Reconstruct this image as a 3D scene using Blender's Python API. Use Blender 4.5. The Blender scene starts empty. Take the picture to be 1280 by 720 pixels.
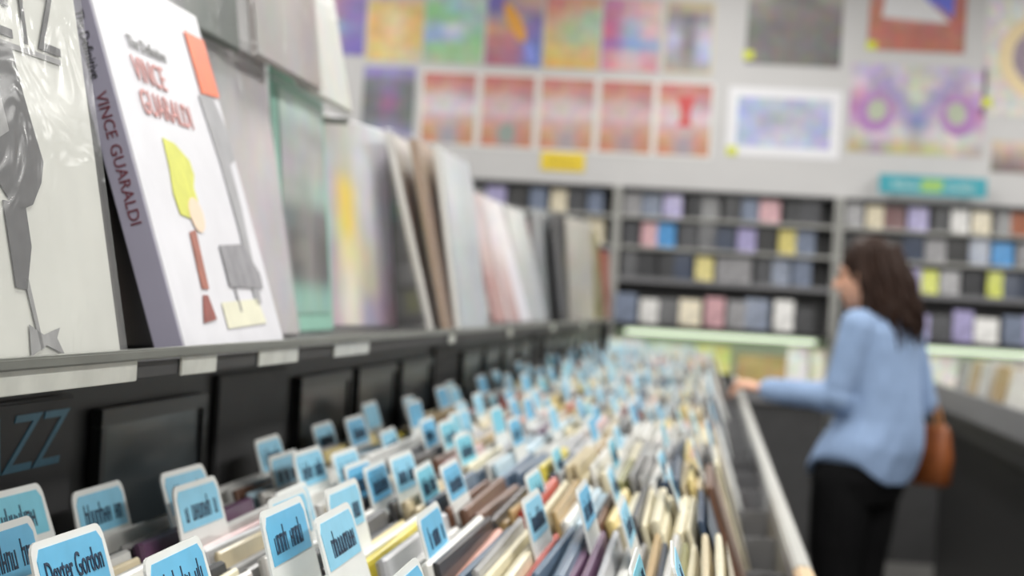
import bpy, bmesh, math, random
from mathutils import Vector, Matrix, noise

random.seed(7)
R = math.radians
scene = bpy.context.scene
COL = scene.collection

# ------------------------------------------------------------------ camera
cd = bpy.data.cameras.new('camera')
cd.sensor_fit = 'HORIZONTAL'
cd.sensor_width = 36.0
cd.lens = 36.0 * 2250 / 1280
cd.clip_start = 0.02
cd.clip_end = 60
cd.dof.use_dof = True
cd.dof.focus_distance = 1.02
cd.dof.aperture_fstop = 8.5
cam = bpy.data.objects.new('camera', cd)
COL.objects.link(cam)
cam.matrix_world = (Matrix.Translation((0, 0, 1.34)) @ Matrix.Rotation(R(6.37), 4, 'Z')
                    @ Matrix.Rotation(R(90.38), 4, 'X') @ Matrix.Rotation(R(3.43), 4, 'Z'))
scene.camera = cam

# ------------------------------------------------------------------ world, exposure
w = bpy.data.worlds.new('world')
scene.world = w
w.use_nodes = True
w.node_tree.nodes['Background'].inputs[0].default_value = (0.9, 0.95, 1.0, 1)
w.node_tree.nodes['Background'].inputs[1].default_value = 0.3
vs = scene.view_settings
vs.view_transform = 'Standard'
vs.look = 'None'
vs.gamma = 1.0
vs.use_curve_mapping = False
vs.exposure = -0.58

# ceiling strip lights: (x, y, power); their housings are built with the ceiling below
CEIL_Z = 3.6
LAMPS = [(x, y, p) for x, p in ((-2.4, 45), (0.0, 62), (2.4, 86)) for y in (-0.9, 1.9, 4.7, 7.4)] + [(x, 9.2, 36) for x in (-2.4, 0.0, 2.4)]
for lx, ly, lp in LAMPS:
    ld = bpy.data.lights.new('ceiling_tube_light', 'AREA')
    ld.shape = 'RECTANGLE'
    ld.size, ld.size_y = 0.5, 1.5
    ld.energy = lp
    ld.color = (1.0, 0.985, 0.95)
    lo = bpy.data.objects.new('ceiling_tube_light', ld)
    lo.location = (lx, ly, CEIL_Z - 0.105)
    COL.objects.link(lo)

# ------------------------------------------------------------------ helpers
def lin(h):
    h = h.lstrip('#')
    out = []
    for i in (0, 2, 4):
        c = int(h[i:i + 2], 16) / 255
        out.append(c / 12.92 if c <= 0.04045 else ((c + 0.055) / 1.055) ** 2.4)
    return out

MATS = {}
def M(name, hexc='808080', rough=0.5, metal=0.0, var=0.08, scale=30, coat=0.0, bump=0.0, stretch=None, spec=0.5):
    if name in MATS:
        return MATS[name]
    m = bpy.data.materials.new(name)
    m.use_nodes = True
    nt = m.node_tree
    b = nt.nodes['Principled BSDF']
    b.inputs['Roughness'].default_value = rough
    b.inputs['Metallic'].default_value = metal
    b.inputs['Coat Weight'].default_value = coat
    b.inputs['Coat Roughness'].default_value = 0.12
    b.inputs['Specular IOR Level'].default_value = spec
    c = lin(hexc)
    tc = nt.nodes.new('ShaderNodeTexCoord')
    n = nt.nodes.new('ShaderNodeTexNoise')
    n.inputs['Scale'].default_value = scale
    n.inputs['Detail'].default_value = 3
    if stretch:
        mp = nt.nodes.new('ShaderNodeMapping')
        mp.inputs['Scale'].default_value = stretch
        nt.links.new(tc.outputs['Object'], mp.inputs['Vector'])
        nt.links.new(mp.outputs['Vector'], n.inputs['Vector'])
    else:
        nt.links.new(tc.outputs['Object'], n.inputs['Vector'])
    r = nt.nodes.new('ShaderNodeValToRGB')
    r.color_ramp.elements[0].position = 0.3
    r.color_ramp.elements[1].position = 0.7
    r.color_ramp.elements[0].color = [max(0, v * (1 - var)) for v in c] + [1]
    r.color_ramp.elements[1].color = [min(1, v * (1 + var)) for v in c] + [1]
    nt.links.new(n.outputs['Fac'], r.inputs['Fac'])
    nt.links.new(r.outputs['Color'], b.inputs['Base Color'])
    if bump:
        bp = nt.nodes.new('ShaderNodeBump')
        bp.inputs['Strength'].default_value = bump
        bp.inputs['Distance'].default_value = 0.004
        nt.links.new(n.outputs['Fac'], bp.inputs['Height'])
        nt.links.new(bp.outputs['Normal'], b.inputs['Normal'])
    MATS[name] = m
    return m

def print_material(name, rough, coat, detail=0.16, scale=42):
    m = bpy.data.materials.new(name)
    m.use_nodes = True
    nt = m.node_tree
    b = nt.nodes['Principled BSDF']
    b.inputs['Roughness'].default_value = rough
    b.inputs['Coat Weight'].default_value = coat
    at = nt.nodes.new('ShaderNodeAttribute')
    at.attribute_name = 'print'
    tc = nt.nodes.new('ShaderNodeTexCoord')
    v = nt.nodes.new('ShaderNodeTexNoise')
    v.inputs['Scale'].default_value = scale
    v.inputs['Detail'].default_value = 5
    nt.links.new(tc.outputs['Object'], v.inputs['Vector'])
    ma = nt.nodes.new('ShaderNodeVectorMath')
    ma.operation = 'MULTIPLY_ADD'
    ma.inputs[1].default_value = (detail, detail, detail)
    ma.inputs[2].default_value = (1 - detail / 2, 1 - detail / 2, 1 - detail / 2)
    nt.links.new(v.outputs['Color'], ma.inputs[0])
    mx = nt.nodes.new('ShaderNodeVectorMath')
    mx.operation = 'MULTIPLY'
    nt.links.new(at.outputs['Color'], mx.inputs[0])
    nt.links.new(ma.outputs['Vector'], mx.inputs[1])
    nt.links.new(mx.outputs['Vector'], b.inputs['Base Color'])
    return m

PRINT = print_material('printed_poster', 0.6, 0.0, 1.0, 17)
PRINT_COVER = print_material('printed_cover', 0.45, 0.25, 0.35, 24)

def plastic(name, hexc, white, gloss):
    m = bpy.data.materials.new(name)
    m.use_nodes = True
    nt = m.node_tree
    nt.nodes.clear()
    o = nt.nodes.new('ShaderNodeOutputMaterial')
    t = nt.nodes.new('ShaderNodeBsdfTransparent')
    d = nt.nodes.new('ShaderNodeBsdfDiffuse')
    d.inputs['Color'].default_value = lin(hexc) + [1]
    g = nt.nodes.new('ShaderNodeBsdfGlossy')
    g.inputs['Roughness'].default_value = 0.16
    n = nt.nodes.new('ShaderNodeTexNoise')
    n.inputs['Scale'].default_value = 14
    n.inputs['Distortion'].default_value = 1.5
    tc = nt.nodes.new('ShaderNodeTexCoord')
    nt.links.new(tc.outputs['Object'], n.inputs['Vector'])
    bp = nt.nodes.new('ShaderNodeBump')
    bp.inputs['Strength'].default_value = 0.35
    bp.inputs['Distance'].default_value = 0.01
    nt.links.new(n.outputs['Fac'], bp.inputs['Height'])
    nt.links.new(bp.outputs['Normal'], g.inputs['Normal'])
    m1 = nt.nodes.new('ShaderNodeMixShader')
    m1.inputs[0].default_value = white
    nt.links.new(t.outputs[0], m1.inputs[1])
    nt.links.new(d.outputs[0], m1.inputs[2])
    m2 = nt.nodes.new('ShaderNodeMixShader')
    m2.inputs[0].default_value = gloss
    nt.links.new(m1.outputs[0], m2.inputs[1])
    nt.links.new(g.outputs[0], m2.inputs[2])
    nt.links.new(m2.outputs[0], o.inputs['Surface'])
    MATS[name] = m
    return m

CLEAR = plastic('clear_outer_sleeve', 'f2f4f6', 0.08, 0.07)

def link(name, me, parent=None, loc=(0, 0, 0), rot=(0, 0, 0)):
    o = bpy.data.objects.new(name, me)
    COL.objects.link(o)
    o.location = loc
    o.rotation_euler = rot
    if parent:
        o.parent = parent
    return o

def empty(name, loc=(0, 0, 0), rz=0):
    o = bpy.data.objects.new(name, None)
    COL.objects.link(o)
    o.empty_display_size = 0.05
    o.location = loc
    o.rotation_euler = (0, 0, rz)
    return o

def tag(o, label, cat, group=None):
    o['label'] = label
    o['category'] = cat
    if group:
        o['group'] = group
    return o

def mesh_of(bm, name, mat=None, smooth=False):
    me = bpy.data.meshes.new(name)
    bmesh.ops.recalc_face_normals(bm, faces=bm.faces)
    bm.to_mesh(me)
    bm.free()
    if mat:
        for q in (mat if isinstance(mat, (list, tuple)) else [mat]):
            me.materials.append(q)
    if smooth:
        for p in me.polygons:
            p.use_smooth = True
    return me

def add_box(bm, x0, x1, y0, y1, z0, z1, bev=0.0, mi=0):
    b2 = bmesh.new()
    bmesh.ops.create_cube(b2, size=1)
    for v in b2.verts:
        v.co = ((x0 + x1) / 2 + v.co.x * (x1 - x0), (y0 + y1) / 2 + v.co.y * (y1 - y0), (z0 + z1) / 2 + v.co.z * (z1 - z0))
    if bev:
        bmesh.ops.bevel(b2, geom=list(b2.edges), offset=bev, segments=2, affect='EDGES')
    base = len(bm.verts)
    vs_ = [bm.verts.new(v.co) for v in b2.verts]
    for f in b2.faces:
        nf = bm.faces.new([vs_[v.index] for v in f.verts])
        nf.material_index = mi
    b2.free()

def box_mesh(name, mat, x0, x1, y0, y1, z0, z1, bev=0.0):
    bm = bmesh.new()
    add_box(bm, x0, x1, y0, y1, z0, z1, bev)
    return mesh_of(bm, name, mat)

def part(name, parent, mat, *b, bev=0.0):
    return link(name, box_mesh(name, mat, *b, bev=bev), parent)

def struct(name, mat, *b, bev=0.0):
    o = link(name, box_mesh(name, mat, *b, bev=bev))
    o['kind'] = 'structure'
    return o

def poly_mesh(name, mat, pts, thick, axis='x'):
    """flat prism: pts = (along, up); axis 'x': faces +X, along = +Y; axis 'y': faces -Y, along = +X"""
    bm = bmesh.new()
    def P(a, u, t):
        return (t, a, u) if axis == 'x' else (a, -t, u)
    f = [bm.verts.new(P(a, u, thick)) for a, u in pts]
    k = [bm.verts.new(P(a, u, 0)) for a, u in pts]
    bm.faces.new(f)
    bm.faces.new(list(reversed(k)))
    for i in range(len(pts)):
        j = (i + 1) % len(pts)
        bm.faces.new((f[i], k[i], k[j], f[j]))
    return mesh_of(bm, name, mat)

def ellipse(ca, cu, ra, ru, n=20, rot=0):
    return [(ca + ra * math.cos(t) * math.cos(rot) - ru * math.sin(t) * math.sin(rot),
             cu + ra * math.cos(t) * math.sin(rot) + ru * math.sin(t) * math.cos(rot))
            for t in [2 * math.pi * i / n for i in range(n)]]

def text_mesh(name, body, mat, size, width=None, shear=0.0, axis='x', extrude=0.0003, align='CENTER'):
    cu = bpy.data.curves.new(name, 'FONT')
    cu.body = body
    cu.size = size
    cu.extrude = extrude
    cu.shear = shear
    cu.align_x = align
    cu.resolution_u = 3
    ob = bpy.data.objects.new(name, cu)
    COL.objects.link(ob)
    dg = bpy.context.evaluated_depsgraph_get()
    me = bpy.data.meshes.new_from_object(ob.evaluated_get(dg))
    bpy.data.objects.remove(ob)
    xs = [v.co.x for v in me.vertices]
    s = 1.0
    if width and xs:
        s = width / max(1e-6, max(xs) - min(xs))
    for v in me.vertices:
        x, y, z = v.co.x * s, v.co.y, v.co.z
        v.co = (z, x, y) if axis == 'x' else (x, -z, y)
    me.materials.clear()
    me.materials.append(mat)
    me.name = name
    return me

def scribble(name, mat, a0, a1, u0, u1, thick, axis='x', n=9, seed=1):
    """unreadable lettering: a row of small strokes of uneven height"""
    rn = random.Random(seed)
    bm = bmesh.new()
    wdt = (a1 - a0) / n
    for i in range(n):
        if axis == 'x' and rn.random() < 0.12:
            continue
        s0, s1 = a0 + i * wdt + wdt * 0.12, a0 + (i + 1) * wdt - wdt * 0.1
        h0, h1 = u0, u0 + (u1 - u0) * rn.choice((0.62, 0.7, 1.0))
        mid = h0 + (u1 - u0) * rn.choice((0.0, 0.3, 0.55))
        for (p, q, r_, t) in ((s0, s0 + wdt * 0.2, h0, h1), (s1 - wdt * 0.2, s1, h0, h0 + (u1 - u0) * 0.68),
                              (s0, s1, mid, mid + (u1 - u0) * 0.12)):
            if axis == 'x':
                add_box(bm, 0, thick, p, q, r_, t)
            else:
                add_box(bm, p, q, -thick, 0, r_, t)
    return mesh_of(bm, name, mat)

def print_mesh(name, wdt, hgt, table, mat, axis='x', sub=5):
    """flat print: a coarse colour table (rows top to bottom) blended over a fine grid"""
    rows, cols = len(table), len(table[0])
    T = [[lin(c) for c in r] for r in table]
    nx, nz = cols * sub, rows * sub
    vs_, cs, fs = [], [], []
    def smp(fx, fz):
        x = min(max(fx * cols - 0.5, 0), cols - 1)
        z = min(max(fz * rows - 0.5, 0), rows - 1)
        i, j = min(int(x), cols - 2) if cols > 1 else 0, min(int(z), rows - 2) if rows > 1 else 0
        tx, tz = x - i, z - j
        tx, tz = tx * tx * (3 - 2 * tx), tz * tz * (3 - 2 * tz)
        i2, j2 = min(i + 1, cols - 1), min(j + 1, rows - 1)
        return [(T[j][i][k] * (1 - tx) + T[j][i2][k] * tx) * (1 - tz) + (T[j2][i][k] * (1 - tx) + T[j2][i2][k] * tx) * tz for k in range(3)]
    for j in range(nz + 1):
        for i in range(nx + 1):
            a, u = (i / nx - 0.5) * wdt, (0.5 - j / nz) * hgt
            vs_.append((0, a, u) if axis == 'x' else (a, 0, u))
            cs.append(smp(i / nx, j / nz) + [1])
    for j in range(nz):
        for i in range(nx):
            p = j * (nx + 1) + i
            fs.append((p, p + 1, p + nx + 2, p + nx + 1) if axis == 'x' else (p, p + nx + 1, p + nx + 2, p + 1))
    if axis == 'x':
        fs = [tuple(reversed(f)) for f in fs]
    me = bpy.data.meshes.new(name)
    me.from_pydata(vs_, [], fs)
    at = me.color_attributes.new('print', 'FLOAT_COLOR', 'POINT')
    for i, c in enumerate(cs):
        at.data[i].color = c
    me.materials.append(mat)
    return me

def mix(tb, col, f):
    return [['%02x%02x%02x' % tuple(int(int(c[i:i + 2], 16) * (1 - f) + int(col[i:i + 2], 16) * f) for i in (0, 2, 4)) for c in r] for r in tb]

def nth(n):
    if n == 1:
        return 'first'
    words_ = ['', '', 'second', 'third', 'fourth', 'fifth', 'sixth', 'seventh', 'eighth', 'ninth', 'tenth', 'eleventh', 'twelfth']
    if n < len(words_):
        return words_[n]
    suf = 'th' if 10 <= n % 100 <= 20 else {1: 'st', 2: 'nd', 3: 'rd'}.get(n % 10, 'th')
    return '%d%s' % (n, suf)

# ------------------------------------------------------------------ materials
m_wall = M('wall_paint', 'cccbcb', 0.8, var=0.025, scale=3)
m_ceil = M('ceiling_paint', 'e0dfdb', 0.9, var=0.02, scale=3)
m_floor = M('floor_lino', '6b6a68', 0.5, var=0.12, scale=5)
m_black = M('black_laminate', '1d1d1e', 0.45, var=0.15, scale=12)
m_blackmetal = M('black_metal', '17181a', 0.4, 0.3, var=0.15, scale=30)
m_dark = M('dark_grey_panel', '39393a', 0.55, var=0.12, scale=14)
m_grey = M('grey_laminate', '77777a', 0.5, var=0.07, scale=10)
m_steel = M('painted_steel', 'a3a39f', 0.4, 0.2, var=0.06, scale=25)
m_lip = M('ledge_lip_metal', '7e807a', 0.38, 0.35, var=0.08, scale=20)
m_wood = M('birch_edge', 'c9ac82', 0.5, var=0.14, scale=14, stretch=(30, 1.2, 30))
m_whiteedge = M('white_edge_strip', 'a2a29d', 0.45, var=0.06, scale=12)
m_blue = M('blue_card_label', '5fb2da', 0.45, var=0.06, scale=40, coat=0.1)
m_blue2 = M('pale_blue_card_label', '86c6e2', 0.45, var=0.06, scale=40, coat=0.1)
m_blue3 = M('teal_blue_card_label', '6fc0d6', 0.45, var=0.06, scale=40, coat=0.1)
m_cardw = M('white_plastic_card', 'e3e5e2', 0.4, var=0.03, scale=20, coat=0.15)
m_ink = M('navy_ink', '17304a', 0.6, var=0.1, scale=60)
m_paper = M('white_paper', 'e9e8e4', 0.65, var=0.02, scale=20)
m_tagp = M('clear_tag_pocket', 'cfd2cc', 0.25, var=0.18, scale=22, coat=0.5)
m_frame = M('sign_frame_black', '0f1011', 0.35, var=0.2, scale=30)
m_insert = M('sign_insert', '2c3438', 0.3, var=0.25, scale=9, coat=0.3)
m_yellow = M('yellow_card', 'efd23c', 0.55, var=0.04, scale=20)
m_lime = M('lime_tag', 'd6dc3a', 0.55, var=0.05, scale=20)

# ------------------------------------------------------------------ room
struct('floor', m_floor, -4.5, 4.5, -3.0, 10.65, -0.1, 0.0)
struct('ceiling', m_ceil, -4.5, 4.5, -3.0, 10.65, CEIL_Z, CEIL_Z + 0.1)
struct('wall_back', m_wall, -4.5, 4.5, 10.55, 10.65, 0, CEIL_Z)
struct('wall_left', m_wall, -4.6, -4.5, -3.0, 10.65, 0, CEIL_Z)
struct('wall_right', m_wall, 4.5, 4.6, -3.0, 10.65, 0, CEIL_Z)
struct('wall_front', m_wall, -4.5, 4.5, -3.1, -3.0, 0, CEIL_Z)
struct('baseboard_back', m_dark, -4.5, 4.5, 10.535, 10.55, 0, 0.1)

fr_bm = bmesh.new()
for b in ((-.32, .32, -.82, -.78), (-.32, .32, .78, .82), (-.32, -.28, -.82, .82), (.28, .32, -.82, .82)):
    add_box(fr_bm, *b, -0.1, 0.0)
add_box(fr_bm, -.32, .32, -.82, .82, -0.012, 0.0)
lamp_frame_me = mesh_of(fr_bm, 'lamp_frame', m_ceil)
for i, (lx, ly, lp) in enumerate(LAMPS):
    t = tag(link('ceiling_lamp', lamp_frame_me, None, (lx, ly, CEIL_Z)),
            'white ceiling strip lamp housing, %s from the front of the shop' % nth(i + 1), 'lamp', 'ceiling strip lamps')

# ------------------------------------------------------------------ long record bin
BX0, BX1 = -0.50, 0.135           # back and front of the bin
BY0, BY1 = 0.55, 8.62
COLY = [0.92 + 0.36 * k for k in range(21)]
bin_ = empty('record_bin', (0, 0, 0))
tag(bin_, 'long dark record bin full of filed sleeves beside the aisle', 'record bin')
part('base_cabinet', bin_, m_dark, BX0, 0.075, BY0, BY1, 0.0, 0.79)
part('plinth', bin_, m_black, 0.075, 0.082, BY0, BY1, 0.0, 0.09)
part('tray_bottom', bin_, m_black, BX0, BX1, BY0, BY1, 0.79, 0.83)
part('back_board', bin_, m_black, BX0 - 0.012, BX0, BY0, BY1, 0.79, 1.262)
part('front_board', bin_, m_grey, 0.112, BX1, BY0, BY1, 0.77, 1.03, bev=0.002)
part('edge_strip', bin_, m_wood, 0.113, 0.136, BY0, 2.16, 1.03, 1.046, bev=0.004)
part('edge_strip', bin_, m_whiteedge, 0.113, 0.136, 2.16, BY1, 1.03, 1.046, bev=0.004)
part('end_board', bin_, m_dark, BX0, BX1, BY1, BY1 + 0.02, 0.0, 1.05)
div_me = box_mesh('compartment_divider', m_grey, BX0, 0.112, -0.003, 0.003, 0.83, 1.01, bev=0.001)
for y in COLY:
    link('compartment_divider', div_me, bin_, (0, y - 0.022, 0))

# ------------------------------------------------------------------ sleeves
def sleeve_mesh(name, mat, t=0.005, wd=0.313, h=0.313, bulge=0.0012):
    """card sleeve with folded rounded edges and a slight swell; origin at its bottom centre, faces +X"""
    bm = bmesh.new()
    ys = [-wd / 2, -wd / 2 + 0.002, 0, wd / 2 - 0.002, wd / 2]
    zs = [0, 0.002, h / 2, h - 0.002, h]
    def th(i, j):
        e = 0.35 if i in (0, 4) or j in (0, 4) else 1.0
        b = bulge if (i == 2 and j == 2) else (bulge * 0.4 if (i == 2 or j == 2) and e == 1.0 else 0)
        return t / 2 * e + b
    g = {}
    for s in (1, -1):
        for i in range(5):
            for j in range(5):
                g[s, i, j] = bm.verts.new((s * th(i, j), ys[i], zs[j]))
    for s in (1, -1):
        for i in range(4):
            for j in range(4):
                bm.faces.new((g[s, i, j], g[s, i + 1, j], g[s, i + 1, j + 1], g[s, i, j + 1]))
    ring = [(i, 0) for i in range(4)] + [(4, j) for j in range(4)] + [(i, 4) for i in range(4, 0, -1)] + [(0, j) for j in range(4, 0, -1)]
    for k in range(len(ring)):
        a, b = ring[k], ring[(k + 1) % len(ring)]
        bm.faces.new((g[1, a[0], a[1]], g[-1, a[0], a[1]], g[-1, b[0], b[1]], g[1, b[0], b[1]]))
    return mesh_of(bm, name, mat)

SLEEVE_COLS = [('white', 'e4e3de'), ('pale grey', 'c9c9c6'), ('cream', 'e2dabd'), ('grey', '9d9c9b'), ('silver grey', 'b4b5b8'),
               ('beige', 'cdbf9e'), ('dark grey', '55565a'), ('tan', 'b39766'), ('yellow', 'dccb4a'), ('cream yellow', 'e2cf8f'),
               ('red', 'bb4a3c'), ('slate blue', '5c7086'), ('purple', '6b4a68'), ('salmon', 'd79a86'), ('navy', '263d57'),
               ('brown', '6b4a38'), ('black', '29292c'), ('pale blue', 'b3cbd8'), ('pink', 'd9b6b6'), ('olive', '84824a')]
WEIGHT = [14, 14, 11, 8, 9, 7, 4, 3, 1.2, 2.5, 2, 2.5, 1.6, 2, 1.5, 2, 2.5, 4, 3, 1]
SL = {}
for nme, hx in SLEEVE_COLS:
    mm = M('sleeve_' + nme.replace(' ', '_'), hx, 0.42, var=0.10, scale=26, coat=0.25)
    SL[nme] = (sleeve_mesh('record_sleeve', mm, 0.0055), sleeve_mesh('record_sleeve', mm, 0.009), mm)
names_w = [c[0] for c in SLEEVE_COLS]

# compartment by compartment, from the aisle side to the back
CARDS = {0: [(-.471, 1.175), (-.42, 1.035), (-.372, 1.025), (-.30, 0.99), (-.245, 1.165), (-.273, 1.135), (-.173, 1.02), (-.043, 1.11), (-.02, 1.10)],
         1: [(-.468, 1.35), (-.43, 1.44), (-.395, 1.37), (-.350, 1.50), (-.317, 1.355), (-.276, 1.345), (-.213, 1.36), (-.146, 1.48), (-.105, 1.52), (-.07, 1.50)],
         2: [(-.465, 1.87), (-.42, 1.75), (-.389, 1.72), (-.368, 1.80), (-.335, 1.71), (-.320, 1.715), (-.296, 1.72), (-.276, 1.725), (-.250, 1.73), (-.172, 1.77), (-.10, 1.83), (-.04, 1.86)]}
rc = random.Random(21)
for k in range(3, 21):
    n = 11 if k < 9 else 13
    lst = []
    for i in range(n):
        f = (i + rc.random() * 0.8) / n
        x = -0.475 + 0.49 * f ** 1.25
        lst.append((x, COLY[k] + rc.choice((0.075, 0.09, 0.16, 0.17, 0.235))))
    CARDS[k] = lst

def card_mesh(tab_off, tw=0.114):
    """thin plastic divider card: a wide body with a rounded, raised tab; origin bottom centre, faces +X"""
    hb, ht = 0.298, 0.357
    a0, a1 = tab_off - tw / 2, tab_off + tw / 2
    pts = [(-0.155, 0), (0.155, 0), (0.155, hb)]
    if a1 < 0.15:
        pts.append((a1 + 0.004, hb))
    for i in range(5):
        t = math.pi / 2 * i / 4
        pts.append((a1 - 0.010 + 0.010 * math.cos(t), ht - 0.010 + 0.010 * math.sin(t)))
    for i in range(5):
        t = math.pi / 2 + math.pi / 2 * i / 4
        pts.append((a0 + 0.010 + 0.010 * math.cos(t), ht - 0.010 + 0.010 * math.sin(t)))
    if a0 > -0.15:
        pts.append((a0 - 0.004, hb))
    pts.append((-0.155, hb))
    return poly_mesh('divider_card', m_cardw, pts, 0.0016)

CARD_ME, LAB_ME = {}, {}
def card_parts(off):
    q = round(max(-0.09, min(0.09, off)) / 0.015) * 0.015
    if q not in CARD_ME:
        CARD_ME[q] = card_mesh(q)
        for mi, mm in enumerate((m_blue, m_blue2, m_blue3)):
            c0, c1, u0, u1 = q - 0.051, q + 0.051, 0.322, 0.3525
            LAB_ME[q, mi] = poly_mesh('label', mm, [(c0, u0), (c1, u0), (c1, u1 - 0.006), (c1 - 0.006, u1), (c0 + 0.006, u1), (c0, u1 - 0.006)], 0.0005)
    return q

PROTO_WORD = {}
def compartment_word(k):
    return ['nearest', 'second', 'third', 'fourth', 'fifth', 'sixth', 'seventh', 'eighth', 'ninth', 'tenth', 'eleventh', 'twelfth', 'thirteenth',
            'fourteenth', 'fifteenth', 'sixteenth', 'seventeenth', 'eighteenth', 'nineteenth', 'twentieth', 'last'][k]

rs = random.Random(4)
far_v, far_f, far_m = [], [], []
far_mats = [SL[n][2] for n in names_w]
FRONT = {0: 'pale grey', 1: 'cream', 2: 'navy', 3: 'brown', 4: 'cream', 5: 'beige'}
# the band of sleeves nearest the camera, from the aisle to the back (as the photo shows them)
ORDER1 = ['cream', 'beige', 'cream', 'olive', 'pale grey', 'navy', 'tan', 'grey', 'white', 'silver grey', 'purple', 'purple', 'slate blue', 'slate blue',
          'red', 'cream', 'cream', 'grey', 'slate blue', 'salmon', 'black', 'white', 'white', 'pale grey', 'silver grey', 'yellow', 'white',
          'cream yellow', 'black', 'dark grey', 'white', 'pale grey']
for k, y0 in enumerate(COLY):
    lean_c = R(rs.uniform(16.5, 22))
    zoff = rs.uniform(-0.008, 0.010)
    cards = sorted(CARDS[k], reverse=True)
    x = 0.110 - rs.uniform(0, 0.006) - math.sin(lean_c) * 0.313
    idx = 0
    prev = None
    used = []
    while x > -0.455:
        idx += 1
        if idx == 1 and k in FRONT:
            cn = FRONT[k]
        elif k == 1 and idx - 1 < len(ORDER1):
            cn = ORDER1[idx - 1]
        elif prev and rs.random() < 0.22:
            cn = prev
        else:
            cn = rs.choices(names_w, WEIGHT)[0]
        prev = cn
        lean = lean_c + R(rs.uniform(-1.2, 1.2))
        tlt = R(rs.uniform(-0.6, 0.6))
        z0 = 0.846 + zoff + rs.uniform(-0.006, 0.008)
        yc = y0 + 0.16 + rs.uniform(-0.004, 0.004)
        fat = rs.random() < 0.45
        h = 0.313
        xb = x + math.sin(lean) * h
        if k < 6 and not (k == 0 and x > -0.18):
            o = link('record_sleeve', SL[cn][1 if fat else 0], None, (xb, yc, z0), (tlt, -lean, R(rs.uniform(-0.4, 0.4))))
            tag(o, '%s record sleeve, %s from the aisle in the %s bin compartment' % (cn, nth(idx), compartment_word(k)),
                'record', 'records filed in the %s bin compartment' % compartment_word(k))
            if idx == 1:
                base_ = dict(SLEEVE_COLS)[cn]
                tb_ = mix([['f0ece4', 'd8d4cc', 'e8e4dc'], ['806858', 'a8a098', '687078'], ['a08c70', '585c60', 'b0a890'], ['e0dcd0', 'c8c4bc', 'd8d4c8']], base_, 0.62)
                link('printed_cover', print_mesh('printed_cover', 0.30, 0.30, tb_, PRINT_COVER), o, (0.0065, 0, 0.1565))
        elif k >= 6:
            mat = Matrix.Translation((xb, yc, z0)) @ Matrix.Rotation(-lean, 4, 'Y') @ Matrix.Rotation(tlt, 4, 'X')
            t2 = 0.0045 if fat else 0.0028
            base = len(far_v)
            for (zz, tt) in ((0, t2), (h - 0.003, t2), (h, t2 * 0.4)):
                for (sx, sy) in ((1, 1), (1, -1), (-1, -1), (-1, 1)):
                    far_v.append(mat @ Vector((sx * tt, sy * 0.1565, zz)))
            for lv in (0, 4):
                for a in range(4):
                    b = (a + 1) % 4
                    far_f.append((base + lv + a, base + lv + b, base + lv + 4 + b, base + lv + 4 + a))
                    far_m.append(names_w.index(cn))
            far_f.append((base + 8, base + 9, base + 10, base + 11))
            far_m.append(names_w.index(cn))
        x -= rs.uniform(0.0065, 0.0125) if not fat else rs.uniform(0.0105, 0.015)
    # divider cards
    for i, (cx, cy) in enumerate(cards):
        off = card_parts(cy - (y0 + 0.16))
        lean = lean_c + R(rc.uniform(-2.0, 3.0))
        z0 = 0.842 + zoff * 0.5 + rc.uniform(-0.006, 0.012) + (0.010 if k == 0 else 0)
        mi = rc.choices((0, 1, 2), (5, 3, 2))[0] if k < 8 else rc.choices((0, 1, 2), (2, 5, 2))[0]
        c = link('divider_card', CARD_ME[off], None, (cx + math.sin(lean) * 0.368, y0 + 0.16, z0), (0, -lean, R(rc.uniform(-1.5, 1.5))))
        tag(c, 'blue tabbed divider card, %s from the aisle in the %s bin compartment' % (nth(i + 1), compartment_word(k)),
            'divider card', 'blue-tabbed divider cards in the bin')
        lb = link('label', LAB_ME[off, mi], c, (0.0016, 0, 0))
        if k == 0 and abs(cx + 0.372) < 1e-4:
            te = text_mesh('lettering', 'Dexter Gordon', m_ink, 0.021, 0.088)
            link('lettering', te, lb, (0.0008, off, 0.330))
            c['label'] = 'white plastic divider card whose blue tab reads Dexter Gordon, nearest bin compartment'
        elif k < 4:
            sd = rc.randint(0, 999)
            link('lettering', scribble('lettering', m_ink, -0.041 + off, 0.041 + off, 0.328, 0.345, 0.0004, n=10, seed=sd), lb, (0.0005, 0, 0))

fm = bpy.data.meshes.new('filed_record_sleeves')
fm.from_pydata([tuple(v) for v in far_v], [], far_f)
for q in far_mats:
    fm.materials.append(q)
for i, p in enumerate(fm.polygons):
    p.material_index = far_m[i]
far = link('filed_record_sleeves', fm)
tag(far, 'hundreds of pale record sleeves filed in the far bin compartments', 'records')
far['kind'] = 'stuff'

# ------------------------------------------------------------------ section signs at the back of the compartments
def bar_frame(name, mat, y0, y1, z0, z1, t, d):
    bm = bmesh.new()
    add_box(bm, 0, d, y0, y1, z1 - t, z1, 0.001)
    add_box(bm, 0, d, y0, y1, z0, z0 + t, 0.001)
    add_box(bm, 0, d, y0, y0 + t, z0 + t, z1 - t, 0.001)
    add_box(bm, 0, d, y1 - t, y1, z0 + t, z1 - t, 0.001)
    return mesh_of(bm, name, mat)

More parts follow.
